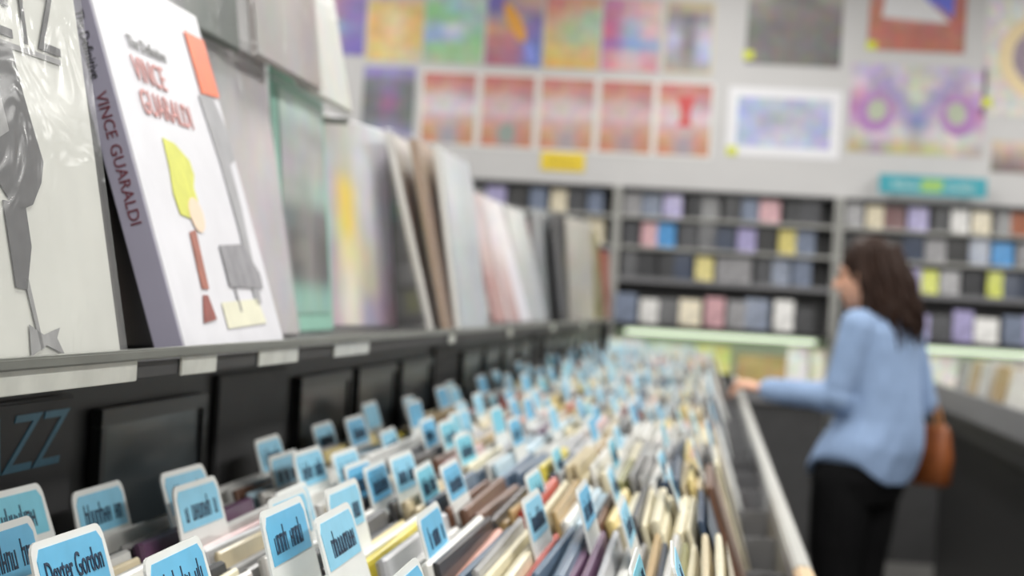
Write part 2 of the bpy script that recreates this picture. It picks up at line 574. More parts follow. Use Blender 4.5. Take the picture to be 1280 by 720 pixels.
sf = bar_frame('frame', m_frame, -0.155, 0.155, 0.0, 0.400, 0.014, 0.010)
si = box_mesh('insert', m_insert, 0.003, 0.0065, -0.141, 0.141, 0.014, 0.386)
sp = box_mesh('plate', m_dark, 0.0, 0.006, -0.15, 0.15, 0.0, 0.415, bev=0.002)
for k in range(0, 17):
    y = COLY[k] + 0.30
    r = empty('section_sign', (-0.4985, y, 0.8305))
    if k == 0:
        tag(r, 'black section sign with blue slanted JAZZ lettering under the ledge', 'sign', 'section signs under the ledge')
        link('plate', sp, r)
        m_jazz = M('jazz_blue', '3f7f9c', 0.4, var=0.12, scale=40)
        te = text_mesh('lettering', 'JAZZ', m_jazz, 0.060, 0.225, shear=0.32)
        link('lettering', te, r, (0.0065, 0.022, 0.364))
    else:
        tag(r, 'black framed section sign under the ledge behind the %s bin compartment' % compartment_word(k), 'sign', 'section signs under the ledge')
        if k in (2, 6, 11):
            link('plate', sp, r)
            r['label'] = 'plain dark plate under the ledge behind the %s bin compartment' % compartment_word(k)
        else:
            link('frame', sf, r)
            link('insert', si, r)

# ------------------------------------------------------------------ display ledge above the bin
LY0, LY1 = 0.35, 6.6
ledge = empty('display_ledge', (0, 0, 0))
tag(ledge, 'long display ledge with metal lip above the record bin', 'ledge')
part('shelf_board', ledge, m_dark, -0.86, -0.372, LY0, LY1, 1.274, 1.2845)
part('front_lip', ledge, m_lip, -0.372, -0.364, LY0, LY1, 1.2865, 1.2935, bev=0.0012)
part('support_cabinet', ledge, m_dark, -0.86, -0.515, LY0, LY1, 0.0, 1.272)
part('end_post', ledge, m_black, -0.40, -0.37, LY1 - 0.03, LY1, 1.05, 1.272)
tm = M('tag_paper', 'dcded6', 0.35, var=0.12, scale=30, coat=0.4)
for (ya, yb) in ((0.55, 0.80), (0.83, 1.14), (1.24, 1.33), (1.46, 1.60), (1.76, 1.94), (2.55, 2.6), (3.3, 3.36), (4.2, 4.28), (5.2, 5.3)):
    part('price_strip', ledge, tm, -0.3715, -0.3695, ya, yb, 1.2725, 1.2862, bev=0.0005)

rack = empty('upper_rack', (0, 0, 0))
tag(rack, 'thin metal rack standing on the display ledge behind the albums', 'rack')
for x in (-0.505, -0.60):
    part('support_rod', rack, CLEAR, x - 0.003, x + 0.003, 0.62, 2.42, 1.5705, 1.5765, bev=0.002)
for y in (0.66, 1.5, 2.38):
    part('upright', rack, m_blackmetal, -0.635, -0.62, y - 0.006, y + 0.006, 1.284, 1.90)
    part('bracket', rack, m_steel, -0.62, -0.50, y - 0.002, y + 0.002, 1.562, 1.5705)

# ------------------------------------------------------------------ face-out records on the ledge
def display_record(label, y0, xb, lean, yaw, zb, base, table=None, t=0.005, h=0.313, wd=0.313, clear=True, group='records displayed face out on the ledge', margin=0.0, name='record_album', cat='record'):
    mm = M('cover_' + base, base, 0.45, var=0.05, scale=18, coat=0.2)
    me = sleeve_mesh(name, mm, t, wd, h, 0.0008)
    # base point = face side, bottom, near end
    yw = R(yaw)
    cx = xb + math.sin(yw) * wd / 2 - math.cos(R(lean)) * t / 2
    cy = y0 + math.cos(yw) * wd / 2
    o = link(name, me, None, (cx, cy, zb), (0, 0, 0))
    o.rotation_euler = (Matrix.Rotation(-yw, 3, 'Z') @ Matrix.Rotation(-R(lean), 3, 'Y')).to_euler()
    tag(o, label, cat, group)
    if table:
        pm = print_mesh('printed_cover', wd - 0.006 - margin * 2, h - 0.006 - margin * 2, table, PRINT_COVER)
        link('printed_cover', pm, o, (t / 2 + 0.0016, 0, h / 2))
    if clear:
        link('clear_outer_sleeve', sleeve_mesh('clear_outer_sleeve', CLEAR, t + 0.006, wd + 0.012, h + 0.008, 0.001), o, (0, 0, 0.0005))
    return o

ZB = 1.2855
# white cover with an ink figure, nearest the camera
g = display_record('large white album cover with grey ink figure and tall lettering, nearest on the ledge', 0.817, -0.3765, 11.5, 0, ZB, 'd0d1c9', t=0.006)
mg = M('ink_grey', '38383a', 0.55, var=0.45, scale=70)
mg2 = M('ink_pale', '8c8c8c', 0.55, var=0.2, scale=60)
def art(parent, mat, pts, t=0.0062, wd=0.313, nm='printed_shape', lift=0.0):
    return link(nm, poly_mesh(nm, mat, [(a - wd / 2, u) for a, u in pts], 0.0003), parent, (t / 2 + 0.0012 + lift, 0, 0))
art(g, mg, [(.10, .192), (.162, .186), (.186, .188), (.196, .160), (.204, .142), (.214, .121), (.206, .108), (.188, .094), (.165, .089), (.15, .097), (.13, .112), (.10, .10)])
art(g, mg2, [(.105, .17), (.155, .17), (.165, .135), (.12, .12)], lift=0.0004)
art(g, mg, [(.143, .094), (.176, .094), (.177, .069), (.162, .044), (.146, .045)])
art(g, mg2, [(.160, .05), (.166, .05), (.176, .010), (.171, .010)])
art(g, mg2, [(.158, .024), (.178, .018), (.205, .022), (.198, .016), (.207, .006), (.18, .012), (.155, .006)])
te = text_mesh('lettering', 'GETZ', mg, 0.060, 0.150)
link('lettering', te, g, (0.0045, 0.268 - 0.313 / 2 - 0.075, 0.192))
art(g, mg2, [(.06, .1875), (.268, .190), (.268, .1865), (.06, .184)], nm='printed_rule')

display_record('black album cover between the white cover and the white box set', 1.11, -0.432, 13.5, 0, ZB, '1c1a19', [['1a1917', '2a2725'], ['1c1a19', '23201e'], ['2c2826', '3d3733'], ['35302c', '46403b']], clear=False)

# white box set
bx = display_record('thick white box set with lavender spine and orange sticker on the ledge', 1.301, -0.386, 19.1, 0, ZB, 'd9d9df', t=0.023, clear=False, name='box_set', cat='box set', group='box sets on the ledge')
m_sp = M('lavender_spine', 'b3b0c4', 0.45, var=0.03, scale=20, coat=0.2)
link('spine', box_mesh('spine', m_sp, -0.0105, 0.0105, -0.0006, 0.0008, 0.002, 0.311), bx, (0, -0.1572, 0))
mred = M('red_print', 'c98f8b', 0.5, var=0.1, scale=60)
mredd = M('dark_red_print', '7c3a44', 0.5, var=0.1, scale=60)
T2 = 0.023
def bart(mat, pts, nm='printed_shape', lift=0.0):
    return link(nm, poly_mesh(nm, mat, [(a - 0.313 / 2, u) for a, u in pts], 0.0003), bx, (T2 / 2 + 0.0011 + lift, 0, 0))
bart(M('sticker_orange', 'e8662c', 0.45, var=0.12, scale=50, coat=0.2), [(.248, .287), (.309, .287), (.311, .232), (.250, .229)], 'price_sticker', 0.0004)
bart(M('print_yellow', 'cdcf52', 0.5, var=0.12, scale=50), [(.088, .172), (.118, .170), (.150, .158), (.152, .146), (.140, .134), (.142, .122), (.126, .112), (.104, .106), (.080, .108), (.076, .125), (.084, .145)])
bart(M('print_sand', 'e6cdb4', 0.5, var=0.06, scale=50), ellipse(.126, .110, .020, .015, 14, 0.1), lift=0.0003)
bart(M('print_rust', '9c5a48', 0.5, var=0.2, scale=60), [(.092, .094), (.112, .097), (.104, .047), (.084, .047)])
bart(M('print_rust2', '8a4238', 0.5, var=0.2, scale=60), [(.082, .042), (.096, .042), (.103, .022), (.064, .019)])
bart(M('print_grey', '97979b', 0.5, var=0.12, scale=40), [(.238, .226), (.287, .229), (.309, .200), (.306, .172), (.284, .166), (.282, .125), (.262, .036), (.24, .034), (.252, .1), (.250, .165)])
bart(M('print_grey2', '86858a', 0.5, var=0.2, scale=60), [(.170, .086), (.248, .090), (.282, .064), (.280, .050), (.168, .050)], lift=0.0004)
bart(M('print_grey2'), [(.182, .050), (.188, .050), (.188, .028), (.182, .028)])
bart(M('print_cream', 'dedcc4', 0.5, var=0.05, scale=40), [(.13, .036), (.25, .040), (.26, .018), (.13, .014)])
link('lettering', text_mesh('lettering', 'VINCE', mred, 0.030, 0.082), bx, (T2 / 2 + 0.0016, 0.100 - 0.1565, 0.2165))
link('lettering', text_mesh('lettering', 'GUARALDI', mred, 0.030, 0.135), bx, (T2 / 2 + 0.0016, 0.124 - 0.1565, 0.189))
link('lettering', text_mesh('lettering', 'The Definitive', mg2, 0.015, 0.10), bx, (T2 / 2 + 0.0016, 0.112 - 0.1565, 0.244))
def spine_text(body, mat, size, length, z):
    me = text_mesh('spine_lettering', body, mat, size, length, axis='y')
    for v in me.vertices:            # turn so that it reads down the spine
        x_, z_ = v.co.x, v.co.z
        v.co.x, v.co.z = z_, -x_
    link('spine_lettering', me, bx, (-0.0035, -0.1584, z))
spine_text('VINCE', mredd, 0.0125, 0.036, 0.184)
spine_text('GUARALDI', mredd, 0.0125, 0.062, 0.130)
spine_text('The', mg, 0.011, 0.014, 0.259)
spine_text('Definitive', mg, 0.011, 0.036, 0.231)

display_record('pinkish grey album in crinkled plastic just behind the white box set', 1.655, -0.455, 11.5, 0, ZB, 'b4aeb0',
               [['8f9490', 'a6a2a4', 'b9b4b6'], ['a39a9e', 'bbb2b4', 'c4bec0'], ['b9aeb2', 'c2bcc0', 'b2aeb2'], ['a8a4a8', 'b4b0b4', 'bdb8bc']])
display_record('mint green album cover with dark photograph, right of the white box set', 2.035, -0.488, 6.3, -1.5, ZB, '93c9b6',
               [['cfe6de', 'd4e8e2', 'cfe2dc'], ['b4c4be', 'bcbebc', 'b4b8b6'], ['b0b0b0', 'a8a8a8', 'b2b4b2'], ['a2aaa6', '94a09a', 'a4bcb4'], ['6a6a6c', '7c7a7a', '707072'], ['5a5a5c', '7c7a7a', '5e5e60'], ['5c5c5e', '7e7c7c', '626264'], ['94bfb2', '94bfb2', '94bfb2']], margin=0.02, clear=False)
display_record('pale lavender album with a slim yellow and cream figure on the ledge', 2.50, -0.545, 7.4, 9.7, ZB, 'cfcdd6',
               [['a8a8a0', 'b4b4ae', 'c4c5c8', 'd2d2d8'], ['b0b4be', 'bcb8a8', 'dcdbe4', 'd9d8e4'], ['b8bcc8', 'efcc5c', 'dedde4', 'd6d4e2'],
                ['b4bec6', 'f0d66a', 'd6d5dc', 'd2d2de'], ['a8a4b2', 'f0e2b0', 'd9d4ba', 'cdcbda'], ['b6a8b2', 'efe6d4', 'cecdb4', 'cabcca'], ['c2b2ba', 'f2ece0', 'b4acc6', 'c4aabe']], clear=False)
display_record('black album cover standing behind the stack with brown edges', 2.87, -0.52, 5.5, 2, ZB, '201f20', [['3a3536', '2a2829'], ['1c1b1c', '262324'], ['1e1c1d', '2a2727']], clear=False)
display_record('white album tilted far back with a brown and white cover', 2.72, -0.420, 16.0, 0, ZB, 'e0ddd8', [['dcd8d2', 'd6d2cc'], ['ab8f7c', 'cfc9c2'], ['94715a', 'c2b8b0'], ['9c7c66', 'c6c2c0']], t=0.010)
display_record('brown edged album leaning between two white ones mid ledge', 2.72, -0.398, 13.2, 0, ZB, 'a88a70', [['b59a80', 'a89888'], ['a08068', 'b0a8a2'], ['94745c', 'b0acac']], t=0.010, h=0.30)
display_record('grey album with bright white edge standing mid ledge', 2.76, -0.384, 10.3, 0.6, ZB, 'ecece8', [['d9dcdc', 'cdd2d4'], ['c4cace', 'bcc2c8'], ['b9c0c6', 'b4bac2']], t=0.009, h=0.29)
display_record('cool grey album in glossy plastic behind the white edged one', 3.571, -0.502, 9.0, 2.8, ZB, 'b8bcbf', [['c6cacb', 'bcc2c6'], ['aab2b8', 'b5bcc2'], ['a2aab2', 'adb4bb']])
display_record('pinkish white album tilted back in the middle of the ledge', 4.235, -0.471, 17.4, 2.5, ZB, 'e4dcdd', [['e6dedd', 'e8e2e2'], ['dccfd0', 'e6e0e4'], ['c9a9a8', 'e2dfe6'], ['b98f8c', 'dedde6']], t=0.008)
display_record('dull red sleeve edge just left of the pinkish white album', 4.05, -0.487, 16.0, 2.5, ZB, 'a86a66', [['cfbcba', 'bfa09c'], ['b5837e', 'b58f8c']], t=0.006)
display_record('ivory album in plastic right of the pinkish white album', 4.683, -0.476, 15.1, 3.5, ZB, 'cfcfc8', [['d9d9d2', 'c9cac8'], ['bcbdba', 'b2b5b8'], ['adb0b4', 'a8acb2']])
display_record('mid grey album facing the aisle near the far end', 5.025, -0.477, 7.9, 6.3, ZB, '8c8f92', [['9a9b9c', '8c8f92'], ['7d8286', '858a8e'], ['7a7f84', '8a8e92']])
display_record('charcoal album edge between the grey and beige albums', 5.16, -0.432, 8.5, 3.0, ZB, '3c3d40', [['4a4a4c', '3c3d40'], ['3a3b3e', '46474a']], clear=False)
display_record('beige grey album facing the aisle near the far end', 5.33, -0.414, 6.3, 9.2, ZB, 'b4aea2', [['bdb8ac', 'b0aba0'], ['a8a296', 'a29e94'], ['9c978c', 'a8a398']])
display_record('olive album with dark edge, second last on the ledge', 6.0, -0.380, 9.0, 2, ZB, '8a8250', [['9a9260', '7e774a'], ['867e50', '706a42'], ['7c7648', '6a643e']], t=0.012, clear=False)
display_record('reddish brown boxed album, last on the ledge', 6.33, -0.376, 4.0, 2, ZB, '9a4f3c', [['a8604c', '8c4636'], ['9c5542', '8a4434'], ['934c3a', '7e3e30']], t=0.014, h=0.25, wd=0.25, clear=False)
# upper rack
ZU = 1.5775
GU = 'records on the upper rack'
display_record('dark green striped album on the upper rack above the white box set', 1.50, -0.500, 8.0, 0, ZU, '4a554c',
               [['6f7f86', '59655c', '4c584e'], ['8a9296', '3e4a42', '9aa49c'], ['5f6a6e', '88928a', '46524a'], ['7c7a7e', '4a564e', '3a463e']], group=GU)
display_record('brownish grey album in cloudy plastic on the upper rack', 1.83, -0.487, 8.0, 0, ZU, 'a39b98',
               [['8f8c88', 'a8a29e', 'a89a98'], ['96918e', 'aaa4a2', 'a09292'], ['9c9894', 'b0a8a6', 'a29490'], ['a09c98', 'aca6a4', '9c908e']], group=GU)
display_record('off white album, last on the upper rack', 2.085, -0.50, 13.0, 0, ZU, 'd5d5cd',
               [['cfd0c9', 'd9d9d2'], ['d3d3cc', 'd9dad2'], ['d0d1ca', 'd6d7d0']], group=GU)

# ------------------------------------------------------------------ wall posters
WY = 10.5485
K = WY / 10.4
def poster(label, x0, z1, x1, z0, table, margin=0.0, group='small posters on the back wall', dot=None, paper=None):
    X0, X1 = x0 * K, x1 * K
    Z0, Z1 = 1.34 + (z0 - 1.34) * K, 1.34 + (z1 - 1.34) * K
    wd, h = X1 - X0, Z1 - Z0
    me = box_mesh('poster', paper or m_paper, -wd / 2, wd / 2, -0.0018, 0.0, -h / 2, h / 2)
    o = link('poster', me, None, ((X0 + X1) / 2, WY, (Z0 + Z1) / 2))
    tag(o, label, 'poster', group)
    pm = print_mesh('printed_image', wd - 2 * margin, h - 2 * margin, mix(table, 'c6c0be', 0.22), PRINT, axis='y')
    link('printed_image', pm, o, (0, -0.0022, 0))
    if dot:
        link('price_dot', poly_mesh('price_dot', m_lime, [(dot[0] - .03, dot[1] - .025), (dot[0] + .03, dot[1] - .025), (dot[0] + .03, dot[1] + .025), (dot[0] - .03, dot[1] + .025)], 0.001, 'y'), o, (0, -0.003, 0))
    return o, wd, h

def shape(o, mat, pts, lift=0.0, nm='printed_shape'):
    return link(nm, poly_mesh(nm, mat, pts, 0.0005, 'y'), o, (0, -0.0026 - lift, 0))

TOP = 3.12
poster('violet and teal poster half hidden behind the off white album', -2.39, TOP, -2.118, 2.72,
       [['b0809c', '8a70b0'], ['a86c98', '7d68b0'], ['a0709c', '7a66b4'], ['72b4c4', '7a74b8'], ['9a80b8', '7060b4'], ['8878b8', '6a5ab4']])
o, wd, h = poster('golden yellow poster with pale figures in the upper row', -2.105, TOP, -1.775, 2.70,
       [['b8a2b0', 'bda8b4', 'c4b0b4'], ['e2b866', 'e6c07a', 'e4bc6c'], ['e8bf6e', 'f0d9a8', 'e6ba66'], ['e4b660', 'eed09a', 'e8bc68'], ['e8c070', 'ecca8a', 'e6ba68'], ['e8d074', 'ead88e', 'd8c8a0']])
o, wd, h = poster('green poster with blue and white cloud shapes', -1.765, TOP, -1.418, 2.70,
       [['b4cfc0', 'a4d2dc', 'c0d4d0'], ['8cc88c', '9ad0e0', 'b0d0cc'], ['82c47c', '86c48c', 'a8cfd0'], ['90bcd8', 'dce4f0', '94c8b0'], ['8cb0d8', 'a8c0e0', '8cc890'], ['8cc48c', '90cc84', '9ccc8c'], ['a8c49c', '98c894', 'a4cc98']])
o, wd, h = poster('blue and orange poster with a slanting orange streak', -1.400, TOP, -1.072, 2.70,
       [['6a62b8', 'c09a94', 'd8b0a0'], ['6458b4', 'a890a8', 'b08aa0'], ['a89098', 'c8a888', '7468b4'], ['d8a07c', 'c88a7a', '7a6cb8'], ['c07870', 'b87484', '6a6cc4'], ['b06878', 'b46a88', '5c70c8'], ['a85c70', 'a8688c', '5470c4']])
shape(o, M('print_streak', 'eaa94e', 0.6, var=0.1, scale=25), ellipse(0.0, 0.045, 0.04, 0.13, 18, 0.5))
shape(o, M('print_lilac', '8f9ae8', 0.6, var=0.08, scale=25), ellipse(0.10, -0.13, 0.03, 0.07, 14, 0.35), 0.0003)
poster('red, green and yellow patchwork poster in the upper row', -1.058, TOP, -0.738, 2.70,
       [['e08478', 'e09c84', 'd8a080'], ['e49080', 'd8b898', 'b4d0b0'], ['dcc090', 'b8c898', 'a8d0b4'], ['d8c478', 'a0c89c', 'c4cc9c'], ['e4c46c', 'd8c080', 'e0b878'], ['e8bc58', 'e8bc5c', 'e6b860']])
o, wd, h = poster('pink poster with blue and magenta wings', -0.722, TOP, -0.392, 2.70,
       [['c87ca4', 'dca4b4', 'e4b8b8'], ['c46c98', 'd8a8bc', 'e4bcbc'], ['c8628c', 'a8b8d8', 'e6c0c0'], ['cc6890', '90b4dc', 'dcb4c0'], ['9c64ac', '74a0dc', '84a4dc'], ['d88c9c', 'd8c8d0', 'd89ca8'], ['e090a0', 'e4c4c4', 'dc8c98']])
o, wd, h = poster('black and white figure poster with pale tan border, end of the upper row', -0.366, TOP, -0.082, 2.70,
       [['b0a088', 'b8a884', 'b0a088'], ['847c8c', '5c5868', '8c8490'], ['a09cb0', '74707c', 'b4acb8'], ['c8cce4', '746c74', 'c4c0d4'], ['b4b8d0', '64605c', 'b8c4ec'], ['9c98a8', '86827c', 'aeb8e4'], ['a49c94', '98948c', 'a8a49c']], margin=0.012, paper=M('tan_paper', 'd8ceb2', 0.6, var=0.03))
poster('dark green poster with glowing purple centre, left of the red posters', -2.11, 2.662, -1.80, 2.24,
       [['8a80c4', '8c84cc', '8078bc'], ['686878', '74708c', '64646c'], ['5c6464', '805c98', '5c6468'], ['5e6866', '985888', '5c6866'], ['5c6664', '705878', '5e6664'], ['6c707c', '7c7c9c', '6a6c74'], ['8a88b8', '9490c4', '8684b0']])
RED = [['cc6e60', 'ca7870', 'ba6a64'], ['d48e80', 'd4a098', 'c0808a'], ['e0ccc8', 'd8ccd4', 'c8b0c4'], ['e6dedf', 'dedbe6', 'e2d8dc'], ['dcb8a8', 'c4b0b4', 'd4a898'], ['d4966c', 'a4a0b0', 'd09068'], ['cc8860', '98a0b0', 'c8845c']]
reds = [('red and orange poster with grey block, first in the row of five', -1.755, -1.437, RED),
        ('red poster with a teal grey block, second in the row of five', -1.405, -1.093, mix(RED, 'b45a50', .25)),
        ('red poster with lavender middle right above the yellow sign', -1.062, -0.743, mix(RED, 'd09880', .2)),
        ('dull red poster with tan middle, fourth in the row of five', -0.713, -0.405, mix(RED, 'b86858', .3)),
        ('red poster with a bright red figure, last in the row of five', -0.379, -0.069, mix(RED, 'c86868', .12))]
for i, (lb, x0, x1, tb) in enumerate(reds):
    o, wd, h = poster(lb, x0 - 0.012, 2.655, x1 + 0.012, 2.215, tb, margin=0.014, group='red posters in a row on the back wall')
    if i == 4:
        shape(o, M('print_redfig', 'd05a5a', 0.6, var=0.1, scale=25), [(-.05, .14), (.06, .14), (.03, .02), (.05, -.04), (-.04, -.04), (-.015, .02)])
    if i == 1:
        shape(o, M('print_teal', '94a09a', 0.6, var=0.1, scale=25), ellipse(0, -0.13, 0.05, 0.06))
o, wd, h = poster('large dark poster with a round grey scene', 0.104, 3.30, 0.644, 2.774,
       [['b0a89c', '9c9c9c', '9c9c98', 'a8a49c'], ['a49c94', '706c6c', '6c6a68', '9a9690'], ['7c7a74', '7a7270', '787070', '74706c'], ['5e5e5c', '605c5a', '6a6460', '686460'], ['605f5e', '686464', '646262', '5e5e5e'], ['6c6a6c', '62605e', '626060', '545454']],
       group='large posters on the back wall', dot=(-0.255, -0.215))
o, wd, h = poster('brick red poster with white peak and blue corner', 0.79, 3.40, 1.331, 2.885,
       [['c07060', 'c4b8d0', '8a90e0', 'b86c5c'], ['bc7062', 'd8d4e0', '8088e4', 'bc6c5e'], ['c47a68', 'dedce0', '7a80e8', 'b86858'], ['c06a58', 'd4a8a0', 'c8a0a8', 'b86050'], ['c06a56', 'b86454', 'b45e50', 'b86454'], ['bc6a58', 'b86050', 'b45c4e', 'b4604e']],
       group='large posters on the back wall', dot=(-0.25, -0.235))
shape(o, M('print_white', 'e4e4e6', 0.6, var=0.03), [(-0.20, -0.07), (0.19, -0.09), (0.02, 0.06), (-0.10, 0.2), (-0.17, 0.2)])
shape(o, M('print_blue', '7078dc', 0.6, var=0.08), [(0.0, 0.10), (0.20, -0.06), (0.21, 0.2), (-0.04, 0.2)], 0.0004)
o, wd, h = poster('white framed landscape print with pale blue crowd scene', 0.025, 2.640, 0.665, 2.248,
       [['a8b8e4', 'b4bcd4', 'a4acd0', 'b8c0dc'], ['9cb0e4', 'a8b0c0', 'b4b8c4', 'b0b8dc'], ['b0b8e0', '9ca4b4', 'b0b4c4', 'a4b0d8'], ['a4b0dc', 'bcc0d4', 'c4c4d4', 'a0acd8'], ['b0bce4', 'c4c8e4', 'c0cce8', 'b0b8e0']],
       margin=0.055, group='large posters on the back wall', dot=(-0.29, -0.175), paper=M('white_frame', 'eaeaee', 0.5, var=0.02))
o, wd, h = poster('mirrored purple ornament poster with pale centre', 0.709, 2.806, 1.466, 2.300,
       [['c4b4d8', 'b8a4d0', 'c8bcd4', 'c0c8b4', 'c4bcd0', 'b0a4cc', 'c8b8d8'], ['dcd0dc', '9c90c0', 'c4b8d0', 'd0d4b8', 'c8bcd0', '9c90bc', 'dccce0'], ['c48cc4', 'b484bc', '9080b0', 'd4d8c0', '9080b4', 'b080b8', 'c490c8'], ['b46cac', 'a8b0a8', 'b49cbc', '8c9cc0', 'b8a0c0', 'a8b4a8', 'b470b0'], ['c08cc0', 'a05ca4', 'c8bcc8', '5c70b4', 'c8bccc', 'a860a8', 'c08cc4'], ['c8c4c0', 'd4c8d8', 'd8d0d4', 'b0b0b4', 'dcd4d0', 'e0d0d4', 'd0ccd0'], ['b8b478', '9c88a4', 'c0bc78', 'b8ac80', 'c4c490', 'd8c8b8', 'b8b0a8']],
       group='large posters on the back wall')
mp = M('print_purple', 'b183bb', 0.6, var=0.12, scale=20)
mgn = M('print_palegreen', 'b6bea8', 0.6, var=0.08, scale=20)
for s in (-1, 1):
    shape(o, mp, ellipse(s * 0.235, -0.03, 0.10, 0.11, 22, 0.2 * s), 0.0)
    shape(o, mgn, ellipse(s * 0.225, -0.01, 0.055, 0.065, 18, 0.2 * s), 0.0004)
    shape(o, M('print_violet', 'a79cc6', 0.6, var=0.1), [(s * 0.06, -0.06), (s * 0.20, 0.18), (s * 0.17, 0.20), (s * 0.03, -0.03)], 0.0008)
o, wd, h = poster('white poster with a round yellow ringed portrait at the right edge', 1.447, 3.22, 2.05, 2.545,
       [['e8e4e4', 'e8e4e4', 'e6e2e0'], ['e4dcd8', 'd8d0d0', 'e4dcd8'], ['dcd4cc', 'c0b4bc', 'dcd4cc'], ['d8d0c8', 'c8bcbc', 'dcd4cc'], ['dcd8d4', 'dcd8d0', 'dcd8d4']],
       group='large posters on the back wall', dot=(-0.28, -0.27))
shape(o, M('print_ring', 'e6d2a8', 0.6, var=0.06), ellipse(0.03, 0.0, 0.26, 0.25, 28))
shape(o, M('print_disc', '9a8b98', 0.6, var=0.25, scale=16), ellipse(0.04, 0.0, 0.19, 0.18, 26), 0.0004)
poster('small brown landscape poster at the right edge', 1.514, 2.405, 1.95, 2.225, [['d4bcac', 'd8bca8', 'd0b8a8'], ['a08c80', 'a89488', '9c8c84'], ['70605a', '80706a', '74665e']], group='large posters on the back wall')

def wall_sign(name, label, x0, z1, x1, z0, mat, let, seed, n):
    X0, X1 = x0 * K, x1 * K
    Z0, Z1 = 1.34 + (z0 - 1.34) * K, 1.34 + (z1 - 1.34) * K
    wd, h = X1 - X0, Z1 - Z0
    o = link(name, box_mesh(name, mat, -wd / 2, wd / 2, -0.006, 0, -h / 2, h / 2, bev=0.001), None, ((X0 + X1) / 2, WY - 0.0005, (Z0 + Z1) / 2))
    tag(o, label, 'sign')
    return o, wd, h
o, wd, h = wall_sign('yellow_sign', 'small yellow card sign below the middle red poster', -1.036, 2.21, -0.783, 2.105, m_yellow, None, 1, 8)
link('lettering', scribble('lettering', M('sign_ink', 'b89a2c', 0.6), -wd * .35, wd * .35, -0.02, 0.02, 0.0006, 'y', 8, 3), o, (0, -0.0062, 0))

# ------------------------------------------------------------------ shelves on the back wall
BAYS = [(-1.83, -0.60), (-0.555, 0.665), (0.715, 1.96)]
BAYW = ['left', 'middle', 'right']
SH_Z = [1.872, 1.697, 1.517]
FY, BY = 10.40, 10.548
DISC_COLS = [('dark', '2b2c30', 9), ('black', '1b1b1d', 8), ('charcoal', '3f4045', 7), ('navy', '26344d', 6), ('blue grey', '69748a', 5), ('cream', 'd3c9b0', 4),
             ('white', 'd9d8d6', 3), ('pink', 'c59aa0', 2.5), ('grey', '8e8d90', 5), ('maroon', '5d2a2c', 3), ('bright blue', '3f8cc8', 1), ('yellow', 'c9bc6c', 1.0),
             ('rust', '9c5a3c', 1), ('lavender', '9a93bd', 2), ('teal', '2f5a58', .6), ('lime', 'c3c93f', .0)]
def disc_mesh(hx, nm):
    """hinged disc case: bevelled shell with a raised cover and a spine groove"""
    mm = M('disc_' + nm.replace(' ', '_'), hx, 0.3, var=0.28, scale=24, coat=0.4)
    bm = bmesh.new()
    add_box(bm, -0.052, 0.052, -0.012, 0.0, 0, 0.138, 0.0015)
    add_box(bm, -0.042, 0.051, -0.0135, -0.012, 0.002, 0.136)
    return mesh_of(bm, 'disc_case', mm)
DM = {n: disc_mesh(hx, n) for n, hx, w_ in DISC_COLS}
dn = [d[0] for d in DISC_COLS]
dw = [d[2] for d in DISC_COLS]
rd = random.Random(12)
PALE = [('white', 6), ('grey', 3), ('cream', 3), ('blue grey', 2), ('lavender', 3), ('pink', 2), ('yellow', 1), ('charcoal', 2), ('dark', 1)]
ROWW = ['top', 'second', 'third', 'lowest']
